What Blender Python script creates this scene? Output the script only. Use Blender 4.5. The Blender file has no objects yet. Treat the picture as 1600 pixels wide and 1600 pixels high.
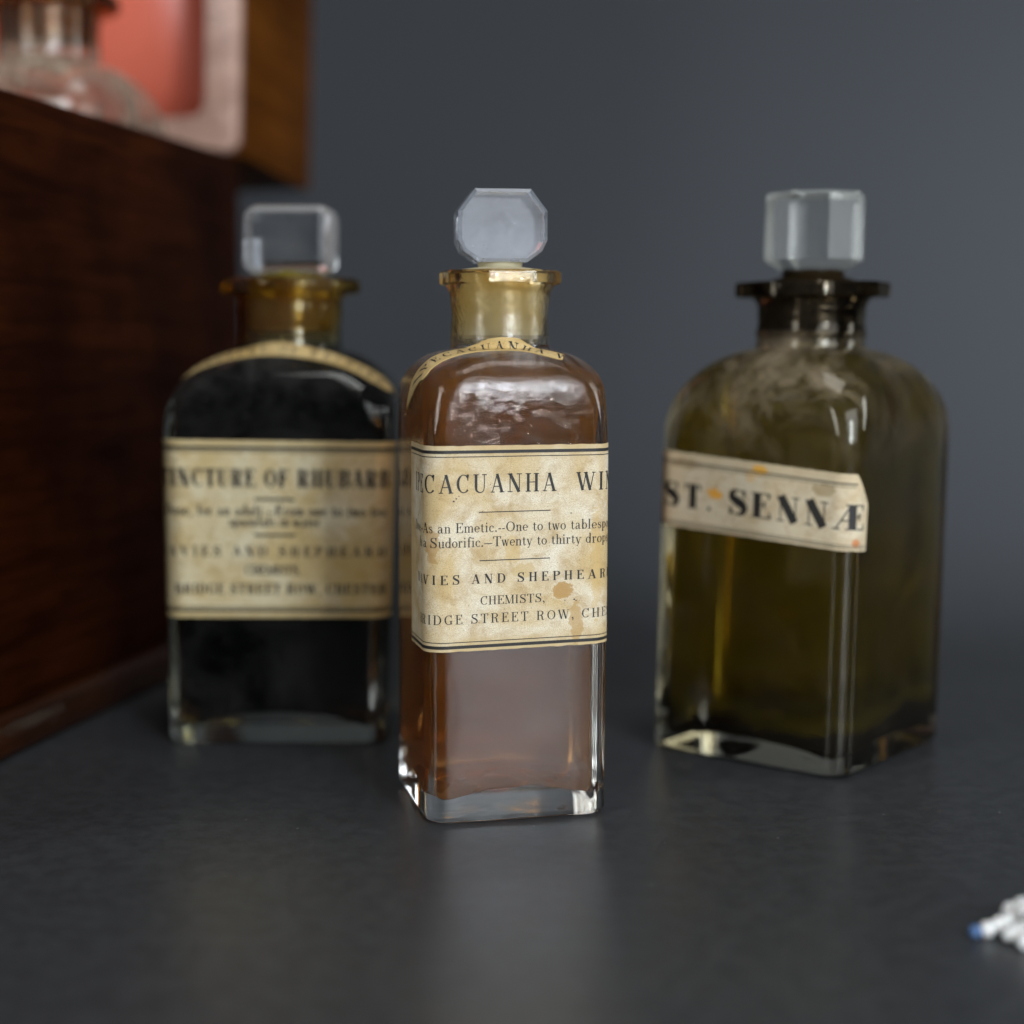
import bpy, bmesh, math, random
from mathutils import Vector, Matrix, noise
from mathutils.bvhtree import BVHTree

random.seed(7)
scene = bpy.context.scene
COL = scene.collection
MM = 0.001
pi = math.pi

# ------------------------------------------------------------------ camera
cam_data = bpy.data.cameras.new('camera')
cam = bpy.data.objects.new('camera', cam_data)
COL.objects.link(cam)
cam.location = (0, 0, 0.083)
cam.rotation_euler = (math.radians(90) - math.atan(270 / 2570), 0, 0)
cam_data.sensor_width = 36
cam_data.lens = 2570 / 1600 * 36
cam_data.clip_start = 0.005
cam_data.clip_end = 50
cam_data.dof.use_dof = True
cam_data.dof.focus_distance = 0.2805
cam_data.dof.aperture_fstop = 7.0
scene.camera = cam

# ------------------------------------------------------------------ world and lamps
world = bpy.data.worlds.new('World')
scene.world = world
world.use_nodes = True
bg = world.node_tree.nodes['Background']
bg.inputs['Color'].default_value = (0.75, 0.86, 1.0, 1)
bg.inputs['Strength'].default_value = 0.028


def area_lamp(name, loc, target, sx, sy, power, color):
    d = bpy.data.lights.new(name, 'AREA')
    d.shape = 'RECTANGLE'
    d.size, d.size_y = sx, sy
    d.energy = power
    d.color = color
    o = bpy.data.objects.new(name, d)
    COL.objects.link(o)
    o.location = loc
    o.rotation_euler = (Vector(target) - Vector(loc)).to_track_quat('-Z', 'Y').to_euler()
    return o


OBJ_C = Vector((0, 0.30, 0.05))


def around(az, el, dist):
    a, e = math.radians(az), math.radians(el)
    return OBJ_C + Vector((math.sin(a) * math.cos(e), -math.cos(a) * math.cos(e), math.sin(e))) * dist


# the tall window in front and to the right, the softbox overhead, a small bare lamp by the window
area_lamp('window_light', around(29, 23, 1.05), OBJ_C, 0.80, 0.78, 6.2, (0.90, 0.94, 1.0))
area_lamp('strip_softbox', (0.395, -0.535, 0.300), (0, 0.30, 0.07), 0.15, 0.38, 3.0, (0.82, 0.90, 1.0))
area_lamp('overhead_softbox', (0.06, 0.24, 0.95), (0.03, 0.26, 0), 0.42, 0.34, 1.5, (0.97, 0.98, 1.0))
sp = bpy.data.lights.new('backdrop_fill_spot', 'SPOT')  # added spot with no known source, brightens the backdrop at the right
sp.energy = 19
sp.color = (0.88, 0.93, 1.0)
sp.spot_size = math.radians(52)
sp.spot_blend = 1.0
sp.shadow_soft_size = 0.06
spo = bpy.data.objects.new('backdrop_fill_spot', sp)
COL.objects.link(spo)
spo.location = (0.62, 0.12, 0.62)
spo.rotation_euler = (Vector((0.40, 0.60, 0.06)) - spo.location).to_track_quat('-Z', 'Y').to_euler()
area_lamp('left_edge_fill', (-0.62, -0.32, 0.36), (0, 0.32, 0.06), 0.16, 0.55, 2.2, (0.92, 0.96, 1.0))  # added strip lamp, unseen, to brighten glass edges from the left
area_lamp('right_edge_fill', (0.85, 0.28, 0.36), (0, 0.30, 0.06), 0.16, 0.5, 1.6, (0.90, 0.95, 1.0))  # added strip lamp, unseen, to brighten glass edges from the right
pl = bpy.data.lights.new('bare_lamp', 'POINT')
pl.energy = 2.0
pl.shadow_soft_size = 0.010
pl.color = (0.92, 0.95, 1.0)
plo = bpy.data.objects.new('bare_lamp', pl)
COL.objects.link(plo)
plo.location = (0.318, -0.488, 0.118)

scene.view_settings.view_transform = 'Standard'
scene.view_settings.look = 'None'
scene.view_settings.exposure = 0.22
scene.view_settings.gamma = 1
scene.view_settings.use_curve_mapping = False
scene.render.engine = 'CYCLES'
cy = scene.cycles
cy.use_denoising = True
cy.max_bounces = 18
cy.transmission_bounces = 18
cy.glossy_bounces = 8
cy.diffuse_bounces = 4
cy.transparent_max_bounces = 12
cy.caustics_reflective = True
cy.caustics_refractive = True
cy.blur_glossy = 0.3
cy.sample_clamp_indirect = 6.0


# ------------------------------------------------------------------ node helpers
def new_mat(name):
    m = bpy.data.materials.new(name)
    m.use_nodes = True
    nt = m.node_tree
    nt.nodes.clear()
    return m, nt


class N:
    """small wrapper to write node trees shortly"""
    def __init__(self, name):
        self.m, self.t = new_mat(name)
        self.out = self.t.nodes.new('ShaderNodeOutputMaterial')

    def n(self, kind, **kw):
        nd = self.t.nodes.new('ShaderNode' + kind)
        for k, v in kw.items():
            if k.startswith('i_'):
                key = k[2:]
                sock = nd.inputs[int(key)] if key.isdigit() else nd.inputs[key.replace('_', ' ')]
                if isinstance(v, bpy.types.NodeSocket):
                    self.t.links.new(v, sock)
                else:
                    sock.default_value = v
            else:
                setattr(nd, k, v)
        return nd

    def link(self, a, b):
        self.t.links.new(a, b)

    def coords(self, which='Object', scale=(1, 1, 1)):
        tc = self.n('TexCoord')
        mp = self.n('Mapping', i_Vector=tc.outputs[which])
        mp.inputs['Scale'].default_value = scale
        return mp.outputs[0]

    def noise(self, vec, scale, detail=4, rough=0.55, dist=0.0):
        return self.n('TexNoise', i_Vector=vec, i_Scale=scale, i_Detail=detail, i_Roughness=rough, i_Distortion=dist).outputs['Fac']

    def ramp(self, fac, stops):
        r = self.n('ValToRGB', i_Fac=fac)
        el = r.color_ramp.elements
        while len(el) < len(stops):
            el.new(0.5)
        for e, (p, c) in zip(el, stops):
            e.position = p
            e.color = (c, c, c, 1) if isinstance(c, (int, float)) else (*c, 1)
        return r.outputs[0]

    def math(self, op, a, b=0.0, clamp=False):
        return self.n('Math', operation=op, use_clamp=clamp, i_0=a, i_1=b).outputs[0]

    def mixc(self, fac, a, b, mode='MIX'):
        nd = self.n('Mix', data_type='RGBA', blend_type=mode)
        for idx, v in ((0, fac), (6, a), (7, b)):
            if isinstance(v, bpy.types.NodeSocket):
                self.link(v, nd.inputs[idx])
            else:
                nd.inputs[idx].default_value = v if idx == 0 else (*v, 1)
        return nd.outputs[2]

    def mixs(self, fac, a, b):
        nd = self.n('MixShader', i_0=fac)
        self.link(a, nd.inputs[1])
        self.link(b, nd.inputs[2])
        return nd.outputs[0]

    def bump(self, h, strength, dist):
        return self.n('Bump', i_Strength=strength, i_Distance=dist, i_Height=h).outputs[0]

    def surf(self, s):
        self.link(s, self.out.inputs['Surface'])
        return self.m


# ------------------------------------------------------------------ materials
def mat_table(name, back=False):
    """dark grey card; where it sweeps up behind the bottles it turns matt and slate blue"""
    g = N(name)
    v = g.coords()
    big = g.noise(v, 9, 5, 0.6, 0.4)
    fine = g.noise(v, 1100, 5, 0.7)
    mid = g.noise(v, 260, 5, 0.7)
    speck = g.noise(v, 620, 2, 0.5)
    c = g.mixc(big, (0.033, 0.0345, 0.036), (0.046, 0.048, 0.050))
    c = g.mixc(g.ramp(fine, [(0.38, 0.0), (0.70, 0.55)]), c, (0.062, 0.064, 0.066))
    c = g.mixc(g.ramp(mid, [(0.42, 0.35), (0.58, 0.0)]), c, (0.016, 0.0165, 0.017))
    c = g.mixc(g.ramp(speck, [(0.755, 0.0), (0.785, 0.6)]), c, (0.34, 0.34, 0.34))
    r = g.ramp(g.noise(v, 30, 4), [(0.3, 0.31), (0.7, 0.39)])
    spec = 0.26
    if back:
        y = g.n('SeparateXYZ', i_0=v).outputs[1]
        t = g.n('MapRange', i_0=y, i_1=0.43, i_2=0.53, i_3=0.0, i_4=1.0).outputs[0]
        c = g.mixc(t, c, (0.051, 0.055, 0.0605))
        r = g.n('MapRange', i_0=t, i_1=0.0, i_2=1.0, i_3=0.35, i_4=0.85).outputs[0]
        spec = g.n('MapRange', i_0=t, i_1=0.0, i_2=1.0, i_3=0.26, i_4=0.15).outputs[0]
    p = g.n('BsdfPrincipled', i_Base_Color=c, i_Roughness=r, i_Normal=g.bump(fine, 0.12, 0.0002))
    if back:
        g.link(spec, p.inputs['Specular IOR Level'])
    else:
        p.inputs['Specular IOR Level'].default_value = spec
    return g.surf(p.outputs[0])


def mat_wood(name, dark, light, rough=0.38, grain=(14, 3, 60), spec=0.035):
    g = N(name)
    v = g.coords(scale=grain)
    a = g.noise(v, 1.6, 7, 0.62, 0.9)
    v2 = g.coords(scale=(grain[0] * 2.2, grain[1] * 1.2, grain[2] * 2.2))
    b = g.noise(v2, 5.0, 5, 0.6, 0.3)
    c = g.mixc(g.ramp(a, [(0.32, 0.0), (0.70, 1.0)]), dark, light)
    c = g.mixc(g.ramp(b, [(0.30, 0.75), (0.52, 0.0)]), c, tuple(x * 0.3 for x in dark))
    blot = g.noise(g.coords(), 24, 3, 0.5)
    c = g.mixc(g.ramp(blot, [(0.35, 0.75), (0.58, 0.0)]), c, tuple(x * 0.55 for x in dark))
    p = g.n('BsdfPrincipled', i_Base_Color=c, i_Roughness=g.ramp(b, [(0.3, rough + 0.14), (0.7, rough)]), i_Normal=g.bump(b, 0.25, 0.0004))
    p.inputs['Specular IOR Level'].default_value = spec
    return g.surf(p.outputs[0])


def mat_leather():
    g = N('red_leather')
    v = g.coords()
    a = g.noise(v, 40, 5, 0.6)
    c = g.mixc(a, (0.66, 0.12, 0.065), (0.78, 0.19, 0.12))
    fine = g.n('TexVoronoi', i_Vector=v, i_Scale=900.0).outputs['Distance']
    p = g.n('BsdfPrincipled', i_Base_Color=c, i_Roughness=0.33, i_Normal=g.bump(fine, 0.12, 0.0003))
    return g.surf(p.outputs[0])


def mat_glass(name, tint=(0.97, 0.98, 0.97), dust=0.05, dust_glint_col=(0.42, 0.40, 0.37), stain=None, wave=0.12, ior=1.5,
              dust_z=None, dust_hi=0.5, patchy=(0.40, 0.72), settle=0.30, rough=0.0, facet_glint=None, dscale=55, wrinkle=None, dust_dir=None):
    """clear glass with slightly wavy faces, a film of dust and, near stain = (z0, z1, colour), a brown residue"""
    g = N(name)
    v = g.coords()
    wav = g.noise(v, 70, 3, 0.5)
    if wrinkle:
        # the dried film wrinkles the glass where it is thick
        zw = g.n('SeparateXYZ', i_0=v).outputs[2]
        mk = g.n('MapRange', i_0=zw, i_1=wrinkle[0], i_2=wrinkle[1], i_3=0.0, i_4=wrinkle[2]).outputs[0]
        fine = g.noise(v, 420, 5, 0.65, 1.5)
        mk = g.math('MULTIPLY', mk, g.ramp(g.noise(v, 90, 3), [(0.35, 0.2), (0.6, 1.0)]))
        wav = g.math('ADD', wav, g.math('MULTIPLY', fine, mk))
    nrm = g.bump(wav, wave, 0.0006)
    col = None
    if stain:
        z0, z1, sc = stain
        z = g.n('SeparateXYZ', i_0=v).outputs[2]
        zz = g.n('MapRange', i_0=z, i_1=z0, i_2=z1, i_3=0.0, i_4=1.0).outputs[0]
        blot = g.ramp(g.noise(v, 110, 5, 0.6), [(0.3, 0.35), (0.65, 1.0)])
        f = g.math('MULTIPLY', zz, blot, True)
        col = g.mixc(f, tint, sc)
    gl = g.n('BsdfGlass', i_Color=col if col else (*tint, 1), i_Roughness=rough, i_IOR=ior, i_Normal=nrm)
    d1 = g.ramp(g.noise(v, dscale, 6, 0.65, 0.6), [(patchy[0], 0.0), (patchy[1], 1.0)])
    d2 = g.ramp(g.noise(v, 1500, 2, 0.5), [(0.68, 0.0), (0.78, 1.0)])
    f = g.math('ADD', g.math('MULTIPLY', d1, dust), g.math('MULTIPLY', d2, min(0.5, dust * 3.0)), True)
    if dust_z:
        z = g.n('SeparateXYZ', i_0=v).outputs[2]
        up = g.n('MapRange', i_0=z, i_1=dust_z[0], i_2=dust_z[1], i_3=0.0, i_4=1.0).outputs[0]
        nz = g.n('SeparateXYZ', i_0=g.n('TexCoord').outputs['Normal']).outputs[2]
        lie = g.math('MULTIPLY', g.math('POWER', g.math('MAXIMUM', nz, 0.0), 1.5), settle)
        if len(dust_z) > 2:
            up = g.math('MULTIPLY', up, g.n('MapRange', i_0=z, i_1=dust_z[2], i_2=dust_z[2] + .002, i_3=1.0, i_4=0.06).outputs[0])
        streak = g.ramp(g.noise(g.coords(scale=(1, 1, 0.75)), 75, 7, 0.72, 0.7), [(0.42, 0.06), (0.62, 1.0)])
        fz = g.math('MULTIPLY', g.math('MULTIPLY', up, g.math('ADD', lie, dust_hi)), streak)
        if dust_dir:
            dd = g.n('VectorMath', operation='DOT_PRODUCT', i_0=g.n('TexCoord').outputs['Normal'])
            dd.inputs[1].default_value = dust_dir
            fz = g.math('MULTIPLY', fz, g.ramp(dd.outputs['Value'], [(0.0, 0.30), (0.75, 1.0)]))
        f = g.math('ADD', f, fz, True)
    if facet_glint:  # pale diffuse on the side facets stands in for light refracted there
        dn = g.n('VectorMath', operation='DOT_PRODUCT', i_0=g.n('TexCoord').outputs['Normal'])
        dn.inputs[1].default_value = facet_glint[0]
        edge = g.ramp(g.math('ABSOLUTE', dn.outputs['Value']), [(0.80, facet_glint[1]), (0.985, 0.0)])
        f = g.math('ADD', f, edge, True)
    df = g.n('BsdfDiffuse', i_Color=(*dust_glint_col, 1))
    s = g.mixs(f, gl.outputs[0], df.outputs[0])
    return g.surf(s)


def mat_liquid(name, absorb, density, body, body_fac, haze=None, haze_fac=0.0, haze_dir=None, sediment=None, fleck=0.0, mscale=60, mvar=0.45):
    """liquid in contact with the glass: the wall is a liquid / glass interface, the level a liquid / air one"""
    g = N(name)
    tc = g.n('TexCoord')
    nz = g.n('SeparateXYZ', i_0=tc.outputs['Normal']).outputs[2]
    top = g.math('GREATER_THAN', nz, 0.985)
    ior = g.math('ADD', 0.89, g.math('MULTIPLY', top, 0.44))
    gl = g.n('BsdfGlass', i_Color=(1, 1, 1, 1), i_Roughness=0.0, i_IOR=ior)
    v = g.coords()
    mot = g.noise(v, mscale, 6, 0.65, 0.7)
    bc = g.mixc(g.ramp(mot, [(0.32, 0.0), (0.68, 1.0)]), tuple(x * (1 - mvar) for x in body), tuple(x * (1 + mvar) for x in body))
    f = g.math('MULTIPLY', g.ramp(mot, [(0.25, 0.7), (0.75, 1.0)]), body_fac)
    if fleck:
        fl = g.ramp(g.noise(v, 900, 3, 0.6), [(0.62, 0.0), (0.74, fleck)])
        bc = g.mixc(fl, bc, (0.42, 0.27, 0.14))
        f = g.math('MAXIMUM', f, fl)
    if sediment:
        zc = g.n('SeparateXYZ', i_0=v).outputs[2]
        zz = g.math('ADD', zc, g.math('MULTIPLY', g.math('SUBTRACT', g.noise(g.coords(scale=(1, 1, .6)), 45, 5, 0.6, 0.6), 0.5), sediment * 1.5))
        lo = g.n('MapRange', i_0=zz, i_1=sediment * 1.25, i_2=sediment * 0.75, i_3=0.0, i_4=1.0).outputs[0]
        bc = g.mixc(lo, bc, (0.006, 0.005, 0.003))
        f = g.math('MAXIMUM', f, g.math('MULTIPLY', lo, 0.93))
    s = g.mixs(f, gl.outputs[0], g.n('BsdfDiffuse', i_Color=bc).outputs[0])
    if haze:
        # mauve haze of the table's reflection, painted on the flat front panel, streaky
        ny = g.n('VectorMath', operation='DOT_PRODUCT', i_0=tc.outputs['Normal'])
        ny.inputs[1].default_value = haze_dir
        face = g.ramp(ny.outputs['Value'], [(0.90, 0.0), (0.985, 1.0)])
        streak = g.ramp(g.noise(g.coords(scale=(1, 1, 0.16)), 260, 5, 0.6, 0.8), [(0.3, 0.6), (0.75, 1.0)])
        cloud = g.ramp(g.noise(v, 75, 4, 0.55, 1.2), [(0.3, 0.55), (0.7, 1.0)])
        ff = g.math('MULTIPLY', g.math('MULTIPLY', face, g.math('MULTIPLY', streak, cloud)), haze_fac)
        z = g.n('SeparateXYZ', i_0=v).outputs[2]
        low = g.n('MapRange', i_0=z, i_1=0.072, i_2=0.050, i_3=0.10, i_4=1.0).outputs[0]
        ff = g.math('MULTIPLY', ff, low)
        s = g.mixs(ff, s, g.n('BsdfDiffuse', i_Color=(*haze, 1)).outputs[0])
    va = g.n('VolumeAbsorption', i_Color=(*absorb, 1), i_Density=density)
    g.link(va.outputs[0], g.out.inputs['Volume'])
    return g.surf(s)


def mat_plug(name, col, trans=0.45, rough=0.4):
    """ground glass plug, frosted and stained by what the bottle holds"""
    g = N(name)
    v = g.coords()
    nz = g.noise(v, 90, 5, 0.6)
    c = g.mixc(nz, tuple(x * 0.75 for x in col), tuple(min(1, x * 1.2) for x in col))
    gl = g.n('BsdfGlass', i_Color=c, i_Roughness=rough, i_IOR=1.45)
    df = g.n('BsdfDiffuse', i_Color=c)
    tr = g.n('BsdfTranslucent', i_Color=c)
    d2 = g.mixs(0.4, df.outputs[0], tr.outputs[0])
    return g.surf(g.mixs(trans, d2, gl.outputs[0]))


def mat_paper(name, pale, tan, brown, seed, orange=None, stains_and_shade=()):
    g = N(name)
    tc = g.n('TexCoord')
    mp = g.n('Mapping', i_Vector=tc.outputs['UV'])
    mp.inputs['Location'].default_value = (seed, seed * 0.37, 0)
    v = mp.outputs[0]
    big = g.noise(v, 0.07, 4, 0.6, 0.8)
    mid = g.noise(v, 0.28, 6, 0.65, 0.6)
    fib = g.noise(v, 5.5, 4, 0.7)
    grit = g.noise(v, 3.4, 3, 0.6)
    c = g.mixc(g.ramp(big, [(0.36, 0.0), (0.62, 1.0)]), pale, tan)
    c = g.mixc(g.ramp(mid, [(0.47, 0.0), (0.74, 0.85)]), c, brown)
    c = g.mixc(g.ramp(fib, [(0.32, 0.62), (0.60, 0.0)]), c, tuple(x * 0.42 for x in tan))
    c = g.mixc(g.ramp(grit, [(0.62, 0.0), (0.70, 0.7)]), c, (0.12, 0.075, 0.03))
    # toned edges: the vertex attribute grows from 0 in the middle to 1 at the rim
    at = g.n('Attribute', attribute_name='rim')
    e = g.math('MULTIPLY', g.ramp(at.outputs['Fac'], [(0.30, 0.0), (1.0, 0.95)]), g.ramp(mid, [(0.3, 0.75), (0.6, 1.0)]))
    c = g.mixc(e, c, tuple(x * 0.82 for x in tan))
    for (u, w, ru, rw, col, amt) in stains_and_shade:
        sx = g.n('SeparateXYZ', i_0=tc.outputs['UV'])
        wob = g.math('MULTIPLY', g.math('SUBTRACT', g.noise(v, 0.55, 4, 0.6), 0.5), 2.2)
        du = g.math('DIVIDE', g.math('SUBTRACT', sx.outputs[0], u), ru)
        dw = g.math('DIVIDE', g.math('SUBTRACT', sx.outputs[1], w), rw)
        d = g.math('SQRT', g.math('ADD', g.math('MULTIPLY', du, du), g.math('MULTIPLY', dw, dw)))
        d = g.math('ADD', d, wob)
        c = g.mixc(g.ramp(d, [(0.55, amt), (0.95, amt * 0.85), (1.05, 0.0)]), c, col)
    p = g.n('BsdfPrincipled', i_Base_Color=c, i_Roughness=0.62, i_Normal=g.bump(fib, 0.3, 0.0002))
    p.inputs['Specular IOR Level'].default_value = 0.3
    return g.surf(p.outputs[0])


def mat_ink():
    g = N('printing_ink')
    n1 = g.noise(g.n('TexCoord').outputs['UV'], 4.5, 4, 0.7)
    c = g.mixc(g.ramp(n1, [(0.55, 0.0), (0.80, 1.0)]), (0.014, 0.013, 0.012), (0.12, 0.09, 0.05))
    p = g.n('BsdfPrincipled', i_Base_Color=c, i_Roughness=0.6)
    return g.surf(p.outputs[0])


def mat_bead(name, c, rough=0.25):
    g = N(name)
    n1 = g.noise(g.coords(), 500, 3)
    cc = g.mixc(n1, tuple(x * 0.85 for x in c), c)
    p = g.n('BsdfPrincipled', i_Base_Color=cc, i_Roughness=rough)
    p.inputs['Subsurface Weight'].default_value = 0.15
    p.inputs['Subsurface Scale'].default_value = 0.001
    return g.surf(p.outputs[0])


INK = mat_ink()


# ------------------------------------------------------------------ object helpers
def link_mesh(name, bm, mats, parent=None, sharp=35, smooth=True):
    me = bpy.data.meshes.new(name)
    bm.normal_update()
    bm.to_mesh(me)
    bm.free()
    for m in (mats if isinstance(mats, (list, tuple)) else [mats]):
        me.materials.append(m)
    if smooth:
        for p in me.polygons:
            p.use_smooth = True
        me.set_sharp_from_angle(angle=math.radians(sharp))
    o = bpy.data.objects.new(name, me)
    COL.objects.link(o)
    if parent:
        o.parent = parent
    return o


def thing(name, label, cat, loc=(0, 0, 0), rotz=0.0, group=None):
    o = bpy.data.objects.new(name, None)
    o.empty_display_size = 0.02
    COL.objects.link(o)
    o.location = loc
    o.rotation_euler = (0, 0, rotz)
    o['label'] = label
    o['category'] = cat
    if group:
        o['group'] = group
    return o


def structure(o, kind='structure'):
    o['kind'] = kind
    return o


def add_box(bm, x0, x1, y0, y1, z0, z1, bevel=0.0, seg=2):
    vs = [bm.verts.new((x, y, z)) for z in (z0, z1) for y in (y0, y1) for x in (x0, x1)]
    q = [(0, 2, 3, 1), (4, 5, 7, 6), (0, 1, 5, 4), (2, 6, 7, 3), (0, 4, 6, 2), (1, 3, 7, 5)]
    fs = [bm.faces.new([vs[i] for i in f]) for f in q]
    if bevel:
        es = list({e for f in fs for e in f.edges})
        bmesh.ops.bevel(bm, geom=es, offset=bevel, segments=seg, profile=0.5, affect='EDGES')


# ------------------------------------------------------------------ bottle lofting
FLAT = 9          # points on each flat
SEG = 16          # steps per corner, 17 points per quadrant


def ring_pts(hx, hy, r, octo=False, rot=0.0):
    """closed ring, counter clockwise from +x; octo pulls the circle out to an octagon"""
    r = min(r, hx * 0.985, hy * 0.985)
    out = []
    for q, (sx, sy) in enumerate(((1, 1), (-1, 1), (-1, -1), (1, -1))):
        cx, cyy = sx * (hx - r), sy * (hy - r)
        for i in range(SEG + 1):
            a = pi / 2 * q + pi / 2 * i / SEG
            x, y = cx + r * math.cos(a), cyy + r * math.sin(a)
            if octo:
                aa = (a + pi / 8 - rot) % (pi / 4) - pi / 8
                # facets face the axes; corners at 22.5 degrees
                rr = hx * math.cos(pi / 8) / math.cos(aa)
                x, y = rr * math.cos(a), rr * math.sin(a)
            out.append((x, y))
    # points along the flats too, so that floors and walls can bend there
    full = []
    n = SEG + 1
    for q in range(4):
        full += out[q * n:(q + 1) * n]
        a, b = out[(q + 1) * n - 1], out[((q + 1) * n) % (4 * n)]
        full += [(a[0] + (b[0] - a[0]) * k / (FLAT + 1), a[1] + (b[1] - a[1]) * k / (FLAT + 1)) for k in range(1, FLAT + 1)]
    return full


def loft(bm, rings, cap_start=None, cap_end=None, flip=False):
    """rings: list of lists of (x, y, z) in mm"""
    vr = [[bm.verts.new((x * MM, y * MM, z * MM)) for x, y, z in R] for R in rings]
    n = len(vr[0])
    for a, b in zip(vr, vr[1:]):
        for i in range(n):
            j = (i + 1) % n
            f = [a[i], a[j], b[j], b[i]]
            bm.faces.new(f[::-1] if flip else f)
    def cap(R, z, rev):
        c = bm.verts.new((sum(v.co.x for v in R) / n, sum(v.co.y for v in R) / n, z * MM))
        for i in range(n):
            j = (i + 1) % n
            f = [R[j], R[i], c] if rev else [R[i], R[j], c]
            bm.faces.new(f)
    if cap_start is not None:
        cap(vr[0], cap_start, not flip)
    if cap_end is not None:
        cap(vr[-1], cap_end, flip)
    return vr


def body_rings(p, inset=0.0, wob=0.0, seed=0):
    """outer (inset 0) or inner wall of the body from the bottom edge up to the foot of the neck: [(z, hx, hy, r)]"""
    hx, hy, r = p['hx'] - inset, p['hy'] - inset, max(1.0, p['r'] - inset * 0.55)
    rn = (p['neck'] if inset == 0 else p['bore'])
    zs, zt = p['zs'], p['zn'] - inset * 0.75          # where the shoulder starts and where it meets the neck
    R = []
    if inset == 0:
        e = p.get('foot', 1.6)
        R = [(e - e * math.sin(pi / 2 * k / 5) , hx - e + e * math.cos(pi / 2 * k / 5), hy - e + e * math.cos(pi / 2 * k / 5), r) for k in range(6)][::-1]
    zg = zs - p.get('arch', 6.0)                      # the corners begin to round off here, so the flat front ends in an arch
    def grow(z, h1, h2):
        t = min(1.0, max(0.0, (z - zg) / (zt - p['rise'] - zg)))
        big = min(hx, hy) * p.get('archr', 0.62)
        return min(r + (big - r) * t ** 2.0, min(h1, h2) * .985)
    z0 = R[-1][0] if R else p['floor'] + 1.2
    for k in range(1 if R else 0, 11):
        R.append((z0 + (zg - z0) * k / 10, hx, hy, r))
    for k in range(1, 7):
        z = zg + (zs - zg) * k / 6
        R.append((z, hx, hy, grow(z, hx, hy)))
    # shoulder: quarter ellipse, then a nearly flat top that runs up into the neck
    rs = p['rs']
    zc = zt - p['rise']
    for k in range(1, 13):
        a = pi / 2 * k / 12
        d = rs * (1 - math.cos(a))
        z = zs + (zc - zs) * math.sin(a)
        h1, h2 = hx - d, hy - min(d, (hy - rn) * 0.96)
        h1, h2 = max(h1, rn + .4), max(h2, rn + .4)
        R.append((z, h1, h2, grow(z, h1, h2)))
    zl, h1, h2, rl = R[-1]
    for k in range(1, 9):
        t = k / 8
        s = 1 - (1 - t) ** 1.6
        h1k, h2k = h1 + (rn - h1) * s, h2 + (rn - h2) * s
        R.append((zl + (zt - zl) * t ** 1.9, h1k, h2k, rl + (min(h1k, h2k) - rl) * min(1, s * 1.15)))
    return R


def neck_profile(p):
    z0, z1 = p['zn'], p['zl']
    n = 14
    out = []
    rnd = random.Random(p.get('seed', 1))
    ph = [rnd.uniform(0, 6.28) for _ in range(3)]
    for k in range(1, n + 1):
        t = k / n
        rr = p['neck'] * (1 + 0.012 * math.sin(t * 7 + ph[0]) + 0.006 * math.sin(t * 15 + ph[1]))
        fil = 0.9 * max(0, (t - 0.78) / 0.22) ** 2 + 0.9 * max(0, (0.14 - t) / 0.14) ** 2
        out.append((z0 + (z1 - z0) * t, rr + fil))
    return out


def R3(z, hx, hy, r, **k):
    return [(x, y, z) for x, y in ring_pts(hx, hy, r, **k)]


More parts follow.
